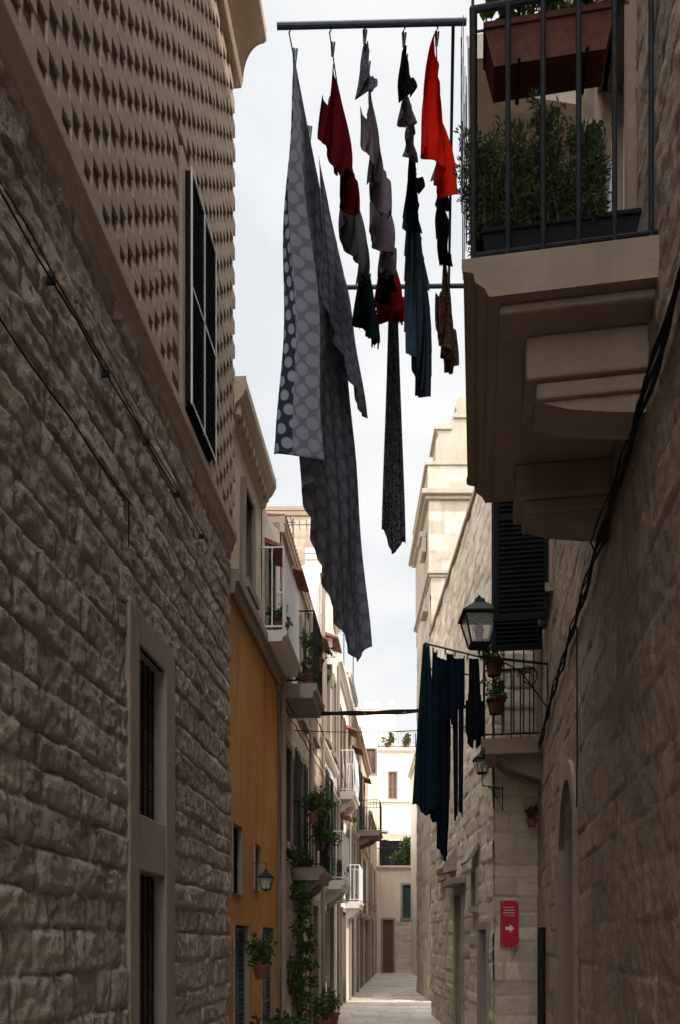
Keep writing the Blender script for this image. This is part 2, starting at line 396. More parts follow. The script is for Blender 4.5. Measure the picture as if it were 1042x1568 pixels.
# ------------------------------------------------------------------ LEFT near palace
LB1=empty('rubble_stone_palace')
ops=[(5.2,5.76,.0,2.03),(5.2,5.76,2.38,3.42)]
wall('lower_wall',FL,2.2,7.9,0,5.3,M_rub,LB1,ch=.19,sl=.30,res=.018,amp=.018,joint=.022,openings=ops,seed=11,rough=.018,offs=.011)
wall('lower_wall_back',FL,-4,2.2,0,5.3,M_rub,LB1,ch=.20,sl=.30,res=.06,amp=.02,joint=.03,seed=12,rough=.02)
mb=MB(); mb.box(FL,-4,7.9,-7,-.3,0,10.1); mb.box(FL,7.86,7.9,-.3,-.005,0,9.9); mb.build('mass',M_rub,LB1)
for o in ops: opening(LB1,FL,*o,kind='grille',pm=M_iron,trim=0,trimmat=M_trim,nm='barred_window' if o[2]>1 else 'barred_door')
mb=MB()
for a,b in ((5.02,5.199),(5.761,5.98)): mb.box(FL,a,b,-.01,.04,0,3.62)
mb.box(FL,5.199,5.761,-.01,.037,3.42,3.62); mb.box(FL,5.199,5.761,-.01,.035,2.03,2.38)
mb.build('window_surround',M_trim,LB1,bevel=.01)
mb=MB(); mb.prism(FL,-4,7.93,[(-.02,5.2),(.03,5.24),(.045,5.3),(.075,5.34),(.075,5.42),(-.02,5.42)]); mb.build('string_course',M_lat,LB1,bevel=.008)
W=(6.17,6.94,5.5,7.22)
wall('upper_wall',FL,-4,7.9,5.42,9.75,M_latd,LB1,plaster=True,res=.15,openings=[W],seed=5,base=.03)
mb=MB(); rowh=.115; bl=.16; per=.265; row=0; z=5.43
rr=random.Random(5)
while z<9.6:
    u=1.2+(per/2 if row%2 else 0)
    while u<7.93:
        a,b=u,min(u+bl,7.95)
        if not (b>W[0]-.06 and a<W[1]+.06 and z+rowh>W[2]-.05 and z<W[3]+.06):
            j=rr.uniform(-.006,.006); k=rr.uniform(-.003,.003)
            mb.box(FL,a+j,b+j,.01,.052+rr.uniform(-.003,.003),z+k,z+rowh*.995+k)
        u+=per
    z+=rowh; row+=1
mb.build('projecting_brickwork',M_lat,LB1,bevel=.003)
mb=MB()
mb.box(FL,6.09,6.169,.0,.058,5.43,7.3); mb.box(FL,6.941,7.02,.0,.058,5.43,7.3); mb.box(FL,6.169,6.941,.0,.057,7.221,7.3)
mb.build('window_margin',M_lat,LB1)
mb=MB()
prof=[(0,9.6),(.10,9.6),(.115,9.66)]+[(.115+.20*(1-math.cos(i/8*math.pi/2)),9.66+.34*math.sin(i/8*math.pi/2)) for i in range(1,9)]+[(.34,10.02),(.34,10.14),(0,10.14)]
mb.prism(FL,-4,7.97,prof); mb.build('cornice',M_lat,LB1,bevel=.008)
opening(LB1,FL,*W,kind='none',trim=0,trimmat=M_lat,nm='upper_window',dep=.15)
mb=MB(); shutter(mb,FL,6.185,6.545,.075,W[2]+.02,W[3]-.02,1,1,.055,.03); shutter(mb,FL,6.575,6.935,.075,W[2]+.02,W[3]-.02,1,1,.055,.03)
mb.c=1
mb.box(FL,6.2,6.92,.03,.075,W[2],W[3])
mb.c=0
for a in (6.172,6.55,6.93): mb.box(FL,a,a+.022,.098,.108,W[2],W[3])
for a in (W[2],W[3]-.018,6.35): mb.box(FL,6.195,6.93,.1055,.109,a,a+.018)
mb.build('louvred_shutters',[M_wpaint,M_bshut],LB1)
mb=MB()
def sag(F,u0,u1,z0,z1,n,d=.07,amp=.02,seg=None):
    pts=[]; m=n*6
    for i in range(m+1):
        s=i/m; pts.append(F.p(u0+(u1-u0)*s,d,z0+(z1-z0)*s-amp*abs(math.sin(s*math.pi*n))))
    return pts
mb.tube(sag(FL,1.5,6.85,4.50,4.80,6,.055),.005); mb.tube(sag(FL,1.5,6.85,4.54,4.82,5,.06),.0035)
mb.tube(sag(FL,1.5,5.0,4.02,4.16,4,.055),.005)
for i in range(6): 
    u=3.2+i*.7; zz=4.5+(u-1.5)/5.35*.3; mb.box(FL,u,u+.012,.02,.065,zz-.02,zz+.015)
mb.tube([FL.p(4.95,.055,4.16),FL.p(4.96,.05,3.9)],.005)
mb.build('wall_cables',M_cable,LB1)

# ------------------------------------------------------------------ LEFT row
G=M_green
LB2=building('ochre_house',FL,7.9,10.8,5.0,M_ochre,[(8.02,8.45,2.05,2.72,'shut',M_bshut,.08,.0),(9.15,9.5,2.15,2.65,'shut',M_bshut,.08,.0),(8.1,8.8,0,1.75,'shut',M_steel,.05,.0),(9.6,10.4,0,1.75,'shut',M_steel,.05,.0)],seed=21,cornice=.06,cmat=M_trim,res=.06)
wall('upper_wall',FL,7.9,9.62,5.06,6.7,M_cream,LB2,openings=[(8.5,8.95,5.2,6.15)],plaster=True,seed=22,res=.08)
wall('upper_wall',FL,9.62,11.0,5.06,6.6,M_white,LB2,openings=[(9.85,10.3,5.08,6.1)],plaster=True,seed=23,res=.08)
mb=MB(); mb.box(FL,7.9,9.62,-5,-.3,5.0,6.69); mb.box(FL,9.62,11,-5,-.3,5.0,6.59); mb.box(FL,7.9,9.62,-.31,-.01,6.6,6.7); mb.box(FL,9.62,10.99,-.31,-.01,6.5,6.6); mb.build('upper_mass',M_cream,LB2)
opening(LB2,FL,8.5,8.95,5.2,6.15,'shut',G,.06); opening(LB2,FL,9.85,10.3,5.08,6.1,'shut',G,.06)
mb=MB(); mb.prism(FL,7.9,9.66,[(0,6.5),(.04,6.52),(.06,6.6),(.12,6.66),(.16,6.74),(.16,6.84),(-.1,6.84)])
u=7.95
while u<9.6: mb.box(FL,u,u+.07,.0,.10,6.52,6.62); u+=.17
mb.build('dentil_cornice',M_cream,LB2,bevel=.006)
mb=MB(); mb.prism(FL,9.8,10.4,[(0,6.2),(.25,6.12),(.25,6.14),(0,6.26)]); mb.build('tile_hood',M_tile,LB2)

balcony('white_rail_balcony',FL,9.55,10.85,5.08,.30,M_wpaint,M_white,sp=.09,th=.11,corb=False)
balcony('iron_rail_balcony',FL,10.95,11.95,4.9,.48,M_iron,M_trim,th=.17,corb=False)
potted('potted_geranium',*FL.p(9.8,.2,5.1),.09,.14,.16,n=200)
potted('potted_geranium',*FL.p(11.2,.35,4.92),.1,.16,.2,n=260)
potted('potted_geranium',*FL.p(11.7,.40,5.3),.1,.16,.24,n=360)

LB4=building('tan_stone_house',FL,10.99,15.8,7.05,M_tan,[(11.2,11.7,4.9,6.4,'shut',G),(12.9,13.5,5.0,6.4,'glass',G),(14.4,15.0,5.1,6.6,'shut',G),
   (11.2,11.75,2.9,4.2,'shut',G),(12.4,13.0,2.65,4.3,'open',G),(14.4,15.0,2.8,4.2,'shut',M_brown),(12.2,12.9,0,2.1,'door',M_brown),(14.3,15.1,0,2.2,'door',M_brown)],plaster=False,ch=.28,sl=.5,res=.05,amp=.012,joint=.02,rough=.01,seed=31,cornice=.03)
mb=MB()
u=10.99
while u<15.7:
    mb.tube([FL.p(u+.1,-.25,7.17),FL.p(u+.1,.07,7.12)],.035,8); u+=.12
mb.box(FL,10.99,15.8,-.3,.06,7.095,7.12); mb.build('tile_eaves',M_tile,LB4)
LB5=building('cream_tall_house',FL,15.8,19.0,8.6,M_white,[(16.6,17.3,5.6,7.4,'shut',G),(16.7,17.35,2.8,4.9,'open',G),(18.2,18.7,5.6,7.2,'glass',G),(18.1,18.7,2.8,4.6,'shut',G),(17.2,18.1,0,2.4,'door',G),(16.1,16.6,.9,2.1,'grille',M_iron)],seed=41)
LB6=building('cream_house',FL,19.0,26.0,7.9,M_white,[(19.8,20.6,5.0,7.0,'open',M_brown),(22.2,22.9,5.2,7.0,'shut',M_brown),(24.4,25.1,5.2,7.0,'shut',G),(19.9,20.6,2.6,4.4,'shut',G),(22.2,22.9,2.6,4.5,'open',G),(24.4,25.1,2.6,4.4,'shut',M_brown),(20.4,21.5,0,2.3,'door',G),(23.5,24.4,0,2.3,'door',M_brown)],seed=51)
LB7=building('rose_house',FL,26.0,33.0,8.1,M_pink,[(26.9,27.7,5.1,7.1,'open',G),(29.5,30.3,5.1,7.1,'shut',M_brown),(27,27.7,2.5,4.4,'shut',G),(30,30.8,2.5,4.4,'shut',G),(28.2,29.2,0,2.4,'door',M_brown),(31.2,32.2,0,2.4,'door',G)],seed=61)
LB8=building('pale_corner_house',FL,33.0,41.5,6.6,M_tan,[(35,35.9,3,4.7,'shut',G),(38,38.9,3,4.7,'shut',G),(36,37.1,0,2.4,'door',M_brown)],plaster=False,ch=.3,sl=.6,res=.09,amp=.012,joint=.025,seed=71)
balcony('iron_rail_balcony',FL,12.0,13.4,2.62,.45,M_iron,M_trim,th=.16)
balcony('white_rail_balcony',FL,16.3,17.9,2.75,.42,M_wpaint,M_white,th=.16)
balcony('white_rail_balcony',FL,19.4,21.0,5.0,.42,M_wpaint,M_white,th=.16,ornate=True)
balcony('white_rail_balcony',FL,21.9,23.3,2.6,.40,M_wpaint,M_white,th=.16)
balcony('iron_rail_balcony',FL,26.6,28.2,5.05,.75,M_iron,M_trim,th=.16)
potted('flowering_plant',*FL.p(16.7,.3,2.77),.1,.16,.16,n=160,flower=True)
potted('flowering_plant',*FL.p(17.3,.3,2.77),.1,.16,.16,n=160,flower=True)
for u,z in ((12.3,2.9),(12.7,3.3),(13.2,2.9),(12.9,3.45),(11.5,3.2)): potted('potted_plant',*FL.p(u,.38,z),.07,.12,.22,n=360)
potted('potted_plant',*FL.p(8.3,.22,.0),.16,.35,.3,n=420,leaf=.07)
potted('potted_plant',*FL.p(8.75,.16,1.2),.09,.15,.2,n=380,leaf=.05)
potted('potted_plant',*FL.p(9.9,.2,0),.16,.35,.3,n=420,leaf=.07)
for u in (13.9,15.4): potted('potted_plant',*FL.p(u,.25,0),.15,.3,.26,n=300,leaf=.06)
e=empty('climbing_plant'); mb=MB(); cl=[]
for k in range(4):
    pts=[]
    for i in range(12):
        z=i*.25; pts.append(FL.p(11.6+k*.35+.12*math.sin(i*.9+k),.08+.05*math.sin(i+k),z)); 
        if i>1: 
            p=pts[-1]; 
            if random.random()<.75: cl.append((p[0]+random.uniform(0,.12),p[1]+random.uniform(-.1,.1),p[2],random.uniform(.07,.17)))
    mb.tube(pts,[.015-.001*i for i in range(12)],5)
mb.build('stems',M_brown,e); foliage('leaves',cl,2400,.06,M_leaf,e,seed=5)
mb=MB()
for u,z in ((10.82,5),(13.8,6.9),(15.75,8.3),(19.05,7.8),(22.6,7.7),(25.95,7.8),(33.0,6.4)):
    mb.tube([FL.p(u,.07,0),FL.p(u,.07,z)],.035,8)
mb.build('downpipes',M_trim)
mb=MB()
for z,a in ((2.75,.03),(4.6,.04),(4.75,.05),(5.35,.03)): mb.tube(sag(FL,10.9,33,z,z+.3,22,.08,a),.009,4)
mb.build('facade_cables',M_cable)
mb=MB()
for u0,u1,z in ((11.1,11.8,6.5),(14.3,15.1,6.75),(16.5,17.4,7.55),(22.1,23,7.15),(24.3,25.2,7.15),(29.4,30.4,7.25),(19.7,20.7,4.55)):
    mb.prism(FL,u0,u1,[(0,z),(.28,z-.08),(.28,z-.05),(0,z+.06)])
mb.build('window_hoods',M_tile)
mb=MB()
for a,b,zs_ in ((15.8,19,(2.6,5.3)),(19.001,26,(4.75,)),(26.001,33,(2.45,4.85))):
    for q in zs_: mb.prism(FL,a,b,[(0,q-.1),(.05,q-.08),(.09,q),(.09,q+.05),(0,q+.08)])
for a in (15.85,18.7,19.15,25.6,26.05,32.6): mb.box(FL,a,a+.25,-.01,.035,0,7.7)
mb.build('facade_mouldings',M_white)
bt=building('weathered_roof_tower',FY(20),-1.75,-.6,11.75,M_brn,[],depth=3,plaster=False,ch=.3,sl=.55,res=.06,amp=.012,seed=81,cornice=.04,z0=6)
building('white_roof_stair',FY(16.6),-.68,-.15,9.2,M_white,[(-.5,-.3,8.55,8.85,'glass',G,.1,.0)],depth=1.6,seed=82,z0=7,cornice=.03)
building('white_roof_stair',FL,23.0,26,8.9,M_white,[],depth=3,seed=83,z0=7.9,cornice=.04)
mb=MB()
def antenna(x,y,z,h):
    mb.tube([(x,y,z),(x,y,z+h)],.015,5)
    mb.tube([(x-.3,y,z+h-.1),(x+.3,y,z+h-.1)],.008,4)
    for i in range(5): mb.tube([(x-.25+.12*i,y-.18,z+h-.1),(x-.25+.12*i,y+.18,z+h-.1)],.006,4)
antenna(.1,22,7.9,1.8);antenna(.35,22.5,7.9,1.9);antenna(-.8,14.5,7,1.8);antenna(-1.0,13.4,7,1.3)
mb.build('tv_aerials',M_steel)

# ------------------------------------------------------------------ END of street
E1=building('end_terrace_house',FY(41.5),1.2,6,5.2,M_pink,[(3.06,3.45,2.7,4.3,'shut',G),(2.1,2.6,0,2.6,'door',M_brown)],depth=5,seed=91,cornice=.1)
wall('stone_plinth',FY(41.42),2.72,6,0,2.5,M_tan,E1,ch=.3,sl=.6,res=.08,amp=.02,seed=92)
wall('upper_back_wall',FY(43),1.2,6,5.2,7.0,M_tan,E1,plaster=True,res=.2,openings=[(2.0,3.6,5.2,6.7)])
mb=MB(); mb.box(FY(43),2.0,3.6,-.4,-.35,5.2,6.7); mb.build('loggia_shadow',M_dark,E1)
mb=MB()
for i in range(30): mb.tube([(1.3+i*.15,41.45,5.25),(1.3+i*.15,41.45,6.1)],.01,4)
mb.tube([(1.2,41.45,6.1),(5.8,41.45,6.1)],.02,5); mb.build('terrace_railing',M_iron,E1)
foliage('terrace_shrub',[(3.1,41.9,5.8,.4),(3.5,42,6.0,.45),(2.7,42,5.7,.25),(3.7,41.9,5.6,.35),(3.3,41.8,6.4,.3)],900,.16,M_leafl,None,seed=8)
E2=building('end_cream_house',FY(47),.8,6,9.3,M_cream,[(1.9,2.6,5.6,7.6,'shut',M_brown)],depth=6,seed=93)
E3=building('white_apartment_house',FY(55),1.0,3.6,16.6,M_cream,[(1.7,2.3,12.4,14.0,'shut',M_brown),(2.7,3.2,10.4,12,'shut',G)],depth=6,seed=94,cornice=.1,res=.2)
E4=building('white_apartment_house',FY(54),2.4,5.6,14.0,M_white,[(3.1,3.6,10.6,12.3,'shut',M_brown)],depth=4,seed=95,cornice=.1,res=.2)
balcony('roof_terrace_rail',FY(54),2.4,4.8,13.7,.7,M_iron,M_white,h=1,sp=.16,corb=False)
potted('potted_shrub',3.0,53.6,13.75,.2,.3,.45,n=300,leaf=.14); potted('potted_shrub',4.2,53.6,13.75,.2,.3,.4,n=300,leaf=.14)
mb=MB(); mb.tube([(3.4,56.5,16.0),(3.4,56.5,17.6)],.14,8); mb.box(FY(55.6),1.6,2.6,-1.5,0,16.6,17.2); mb.build('roof_stack',M_cream)
R4=building('pale_right_house',FX(2.42,.025),26.5,41.4,9.6,M_cream,[(30,30.8,4,6,'shut',G),(35,35.8,4,6,'shut',G),(32,33,0,2.4,'door',G)],depth=6,seed=96)
wall('end_wall',FY(26.5),3.1,7,0,9.6,M_cream,R4,plaster=True,res=.2)

# ------------------------------------------------------------------ church facade
CH=empty('church_tower')
wall('shaft_front',FY(22),2.36,6,0,11,M_tower,CH,ch=.33,sl=.6,res=.06,amp=.012,joint=.02,rough=.008,seed=101)
wall('shaft_side',FX(2.36),22,26,0,11,M_tower,CH,ch=.33,sl=.6,res=.08,amp=.012,joint=.02,seed=102)
wall('belfry_front',FY(22),2.30,6,11.18,13.0,M_tower,CH,ch=.33,sl=.6,res=.06,amp=.012,joint=.02,rough=.008,seed=103)
wall('attic_front',FY(22),2.27,6,13.22,13.9,M_tower,CH,ch=.33,sl=.6,res=.06,amp=.012,joint=.02,rough=.008,seed=104)
mb=MB(); F=FY(22)
mb.box(F,2.37,6,-4,-.02,0,11); mb.box(F,2.305,6,-3.9,-.02,11.18,13.0); mb.box(F,2.275,6,-3.8,-.02,13.2,13.9)
def corn(x0,z0,z1,o):
    mb.box(F,x0-o*.5,6,-4,o*.5,z0,z0+(z1-z0)*.4); mb.box(F,x0-o,6,-4.1,o,z0+(z1-z0)*.4+.002,z1)
corn(2.36,11.0,11.18,.1); corn(2.3,13.0,13.22,.2)
mb.box(F,2.2,6,-3.8,.05,13.9,14.0)
mb.plate(F,[(2.5,14.0),(2.5,14.55),(2.58,14.75),(2.5,14.85),(2.62,15.0),(2.85,15.0),(2.88,15.1),(2.95,15.25),(3.05,15.35),(3.0,15.5),(3.1,15.7),(3.3,15.75),(3.5,15.5),(3.5,14.0)],-1.2,-.05)
mb.box(F,2.45,2.9,-1.3,.0,14.85,14.95); mb.box(F,2.95,3.5,-1.3,.0,15.15,15.22)
mb.box(F,2.12,2.29,-1.2,-.5,12.3,12.45); mb.box(F,2.18,2.29,-1.2,-.5,11.9,12.3); mb.box(F,2.25,2.36,-1.3,-.6,10.5,10.7); mb.box(F,2.2,2.36,-1.3,-.6,10.35,10.5)
mb.build('body_and_cornices',M_tower,CH,bevel=.015)

# ------------------------------------------------------------------ RIGHT second house
RB2=empty('limestone_corner_house')
wall('front_wall',FY(11),2.0,3.4,0,8.05,M_tan,RB2,ch=.22,sl=.36,res=.022,amp=.016,joint=.020,rough=.012,seed=111)
o2=[(11.35,11.95,0,1.75),(13.6,14.3,0,2.35),(12.2,12.55,2.1,2.6),(15.6,16.2,2.8,4.0)]
wall('side_wall',F2,11.0,18,0,8.05,M_tan,RB2,ch=.22,sl=.36,res=.03,amp=.014,joint=.02,rough=.012,openings=o2,seed=112)
mb=MB(); mb.box(F2,11.3,17.98,-5,-.3,0,8.0); mb.box(F2,17.9,18,-.3,-.01,0,8.0); mb.box(F2,11.03,18,-.6,-.01,7.9,8.04); mb.build('mass',M_tan,RB2)
mb=MB(); mb.box(F2,10.97,18.02,-.3,.06,8.05,8.13); mb.build('parapet_coping',M_trim,RB2,bevel=.01)
opening(RB2,F2,*o2[0],kind='door',pm=M_green,trim=.1,nm='door'); opening(RB2,F2,*o2[1],kind='door',pm=M_brown,trim=.12,nm='door')
opening(RB2,F2,*o2[2],kind='grille',pm=M_iron,trim=.05,nm='small_window'); opening(RB2,F2,*o2[3],kind='shut',pm=M_green,nm='window')
mb=MB()
mb.prism(F2,12.1,12.7,[(0,2.95),(.16,2.72),(.18,2.74),(.02,3.0)]); mb.prism(F2,14.3,15.2,[(0,3.2),(.0,2.8),(.22,2.75),(.24,2.85),(.1,3.05)])
mb.box(F2,13.3,14.6,0,.2,2.5,2.6)
mb.build('stone_canopies',M_trim,RB2,bevel=.008)

# ------------------------------------------------------------------ RIGHT near palace
RB1=empty('brown_ashlar_palace')
HR=13.6
AR=(6.75,7.85,0,2.98,'arch')
o1=[AR,(4.3,5.3,4.7,6.9),(8.9,9.7,5.3,7.0),(10.2,10.85,4.05,5.9),(7.0,7.8,8.5,10.4)]
wall('street_wall',FR,2.2,11.0,0,9,M_ash,RB1,ch=.28,sl=.5,res=.022,amp=.010,joint=.016,rough=.013,openings=o1,seed=121,offs=.005)
wall('street_wall_back',FR,-5,2.2,0,HR,M_ash,RB1,ch=.30,sl=.55,res=.1,amp=.014,joint=.02,seed=122)
wall('street_wall_top',FR,2.2,11.0,9,HR,M_ash,RB1,ch=.30,sl=.55,res=.1,amp=.014,joint=.02,openings=o1[4:],seed=123)
mb=MB(); mb.box(FR,-5,10.95,-8,-.35,0,HR); mb.box(FR,10.96,11,-.36,-.005,0,HR); mb.box(FR,-5,11,-.36,-.005,HR-.1,HR); mb.build('mass',M_ash,RB1)
for o,k in ((o1[1],'glass'),(o1[3],'glass'),(o1[4],'shut')): opening(RB1,FR,*o,kind=k,pm=M_green,trim=.1,trimmat=M_trimR,nm='window')
opening(RB1,FR,*o1[2],kind='glass',trim=.12,trimmat=M_trimR,nm='window')
mb=MB()
for uu in (8.84,9.76):
    FS=Fr(*FR.p(uu,0,0)[:2],FR.n[0],FR.n[1],0,-1)
    shutter(mb,FS,.05,.62,0,4.95,7.1,0,0,.05,.05); mb.box(FS,.07,.60,-.01,.004,4.97,7.08)
mb.build('open_shutters',M_bshut,RB1)
mb=MB(); cu=(AR[0]+AR[1])/2; r=(AR[1]-AR[0])/2; zt=AR[3]-r
ring=lambda rad:[(cu+rad*math.cos(math.pi*i/16),zt+rad*math.sin(math.pi*i/16)) for i in range(17)]
A=ring(r);B=ring(r+.16)
for i in range(16):
    P=[A[i],A[i+1],B[i+1],B[i]]
    mb.hexa([FR.p(a,-.01,z) for a,z in P]+[FR.p(a,.04,z) for a,z in P])
    mb.quad(FR.p(A[i][0],.04,A[i][1]),FR.p(A[i+1][0],.04,A[i+1][1]),FR.p(A[i+1][0],-.3,A[i+1][1]),FR.p(A[i][0],-.3,A[i][1]))
mb.box(FR,AR[0]-.16,AR[0],-.3,.04,0,zt); mb.box(FR,AR[1],AR[1]+.16,-.3,.04,0,zt)
mb.c=1; mb.box(FR,AR[0],AR[1],-.32,-.26,0,zt+r)
for i in range(1,6): mb.box(FR,AR[0]+i*.18,AR[0]+i*.18+.02,-.27,-.25,0,zt+.1)
mb.build('arched_doorway',[M_trimR,M_brown],RB1)
mb=MB()
for k in range(4):
    pts=[]; 
    for i in range(60):
        s=i/59; u=1.5+9.4*s; pts.append(FR.p(u,.045+.012*math.sin(i*1.3+k),4.02-.35*max(0,(s-.75)*2)+.024*k+.014*math.sin(i*.8+k*2)))
    mb.tube(pts,.011 if k<2 else .007,6)
mb.tube([FR.p(4.7,.05,4.1),FR.p(4.68,.12,3.95),FR.p(4.72,.16,3.82),FR.p(4.78,.12,3.78),FR.p(4.85,.05,3.9),FR.p(4.9,.05,4.05)],.006)
mb.tube([FR.p(9.7,.06,0),FR.p(9.7,.06,1.75)],.045,10)
mb.tube([FR.p(6.35,.05,3.95),FR.p(6.32,.05,3.0),FR.p(6.36,.05,2.6)],.006)
mb.build('wall_cables_and_pipe',M_cable,RB1)
balcony('upper_stone_balcony',FR,6.3,8.1,8.45,.86,M_iron,M_cream,th=.17,h=1.0)

# ---- big balcony
BG=empty('large_balcony'); z=4.67; u0,u1=3.70,5.50; D=.85
mb=MB()
mb.prism(FR,u0,u1,[(0,z-.17),(D-.12,z-.17),(D-.10,z-.13),(D-.06,z-.10),(D-.05,z-.055),(D-.01,z-.045),(D,z-.035),(D,z),(0,z)])
mb.build('slab',M_trimR,BG,bevel=.01)
mb=MB()
mb.box(FR,u0+.06,u1-.06,0,D-.16,z-.215,z-.171)
for c in (u0+.22,u1-.5):
    mb.box(FR,c,c+.34,0,D*.66,z-.42,z-.216)
    mb.box(FR,c+.03,c+.31,0,D*.60,z-.50,z-.421)
    mb.prism(FR,c+.06,c+.28,[(0,z-.58),(D*.2,z-.56),(D*.42,z-.53),(D*.52,z-.501),(0,z-.501)])
mb.build('corbels',M_trimR,BG,bevel=.014)
mb=MB(); H=1.17; o=D-.045
def bar(a,d): mb.tube([FR.p(a,d,z),FR.p(a,d,z+H)],.0125,8)
for i in range(6): bar(u0+.04,.03+(o-.03)*i/5)
for i in range(1,12): bar(u0+.04+(u1-u0-.08)*i/11,o)
for i in range(6): bar(u1-.04,.03+(o-.03)*i/5)
for zz,rr_ in ((z+.05,.012),(z+H,.02)): mb.tube([FR.p(u0+.04,0,zz),FR.p(u0+.04,o,zz),FR.p(u1-.04,o,zz),FR.p(u1-.04,0,zz)],rr_,8)
for i in range(12):
    a=u0+.04+(u1-u0-.08)*i/11; mb.tube([FR.p(a,o,z),FR.p(a,o,z+.02)],.02,8)
mb.build('railing',M_iron,BG)
P1=empty('herb_planter'); mb=MB()
mb.prism(FR,u0+.10,u0+.32,[(.10,z+.01),(D-.12,z+.01),(D-.09,z+.19),(.07,z+.19)])
mb.box(FR,u0+.09,u0+.33,.06,D-.08,z+.19,z+.215)
mb.build('trough',M_blackpl,P1,bevel=.006)
cl=[];mb=MB()
for i in range(70):
    d=random.uniform(.22,D-.03); a=u0+.2+random.uniform(-.12,.12)
    b=FR.p(a,d,z+.2); h=random.uniform(.25,.58)*(1 if d>.4 else .8); lx=random.uniform(-.11,.09); ly=random.uniform(-.07,.07)
    t=(b[0]+lx,b[1]+ly,b[2]+h); mb.tube([b,((b[0]+t[0])/2,(b[1]+t[1])/2,b[2]+h*.6),t],[.004,.003,.002],4)
    for k in range(9): 
        s=.1+k*.11; cl.append((b[0]+lx*s,b[1]+ly*s,b[2]+h*s,.034))
mb.build('stems',M_brown,P1); foliage('needles',cl,21000,.034,M_rose,P1,needle=True,seed=17)
P2=empty('terracotta_window_box'); mb=MB()
zz=z+.93
mb.prism(FR,u0+.07,u0+.24,[(.22,zz),(D-.14,zz),(D-.10,zz+.17),(.18,zz+.17)])
mb.box(FR,u0+.06,u0+.25,.17,D-.09,zz+.17,zz+.20)
mb.c=1
for d in (.3,.6): mb.tube([FR.p(u0+.04,d,z+H),FR.p(u0+.25,d,zz+.2),FR.p(u0+.25,d,zz-.01),FR.p(u0+.04,d,zz-.01)],.008)
mb.build('box',[M_terrad,M_iron],P2,bevel=.005)
cl=[(*FR.p(u0+.15,d,zz+.3),.1) for d in (.2,.35,.5,.65)]
foliage('leaves',cl,500,.05,M_leaf,P2,seed=23)
vine=empty('balcony_vine'); mb=MB(); cl=[]
for k in range(4):
    pts=[]; d=.2+.10*k
    for i in range(9):
        q=FR.p(u0+.5+.05*math.sin(i+k),d+.05*math.sin(i*1.3+k*2),z+.2+i*.10); pts.append(q)
        if i>4 and random.random()<.7: cl.append((*q,.05))
    mb.tube(pts,.004,4)
mb.build('stems',M_brown,vine); foliage('leaves',cl,200,.05,M_leaf,vine,seed=29)
mb=MB()
for a,b in ((.10,.12),(.18,.11),(.24,.20)): mb.tube([FR.p(u0+.45,a,z+.02),FR.p(u0+.5,b,z+.9)],.010,6)
for k in range(5): mb.tube([FR.p(u0+.46,.12,z+.2+k*.14),FR.p(u0+.47,.24,z+.2+k*.14)],.006,5)
mb.build('folded_drying_rack',M_wpaint)
mb=MB(); 
for k in range(3): 
    a=u0+.7+.25*k; mb.prism(FR,a,a+.2,[(.5,z),(.76,z),(.78,z+.25),(.48,z+.25)])
mb.build('balcony_pots',M_terra)
mb=MB()
for i in range(14):
    pts=[]
    for k in range(13):
        pts.append(FR.p(u0+.02+(i+.5*(k%2))*.045,o+.045+.012*math.sin(i*.7),z+.35+k*.065))
    mb.tube(pts,.0022,3)
mb.build('wire_netting',M_steel,BG)

# ------------------------------------------------------------------ laundry poles and lines
ZP=5.80; Y1=3.9; Y2=5.46
DR=empty('clothes_drying_frame')
mb=MB(); mb.tube([(-.29,Y1,ZP),(.58,Y1,ZP+.02)],.014,10); mb.tube([(0.0,Y2,ZP),(.82,Y2,ZP+.01)],.014,10)
mb.tube([(.52,Y1,ZP+.015),(.70,Y2,ZP+.01)],.008,6)
L=[(-.234,.02),(-.048,.20),(.108,.357),(.288,.538),(.440,.68)]
mb.build('poles',M_steel,DR)
def lp(k,Y):
    s=(Y-Y1)/(Y2-Y1); return Vector((L[k][0]+(L[k][1]-L[k][0])*s,Y,ZP-.03-.05*math.sin(math.pi*s)))
mb=MB()
for k in range(5):
    mb.tube([tuple(lp(k,Y1+(Y2-Y1)*i/10)) for i in range(11)],.003,4)
    for Y in (Y1,Y2): 
        q=lp(k,Y); mb.tube([(q.x,Y,ZP+.012),(q.x+.01,Y,ZP-.01),tuple(q)],.004,4)
mb.build('lines',M_cable,DR)
def cloth_mesh(name,P,mask,mat,uv=None,thick=.003,parent=None):
    nv,nu=P.shape[:2]; idx=np.arange(nv*nu).reshape(nv,nu)
    q=np.stack([idx[:-1,:-1],idx[:-1,1:],idx[1:,1:],idx[1:,:-1]],-1)[mask]
    me=bpy.data.meshes.new(name); me.from_pydata(P.reshape(-1,3).tolist(),[],q.tolist())
    me.polygons.foreach_set('use_smooth',[True]*len(q))
    if uv is not None:
        l=me.uv_layers.new(name='UVMap'); li=np.empty(len(me.loops),np.int32); me.loops.foreach_get('vertex_index',li)
        l.data.foreach_set('uv',uv.reshape(-1,2)[li].astype(np.float32).ravel())
    me.materials.append(mat); me.update()
    o=bpy.data.objects.new(name,me); COL.objects.link(o)
    if thick:
        m=o.modifiers.new('sol','SOLIDIFY'); m.thickness=thick
    if parent: o.parent=parent
    return o
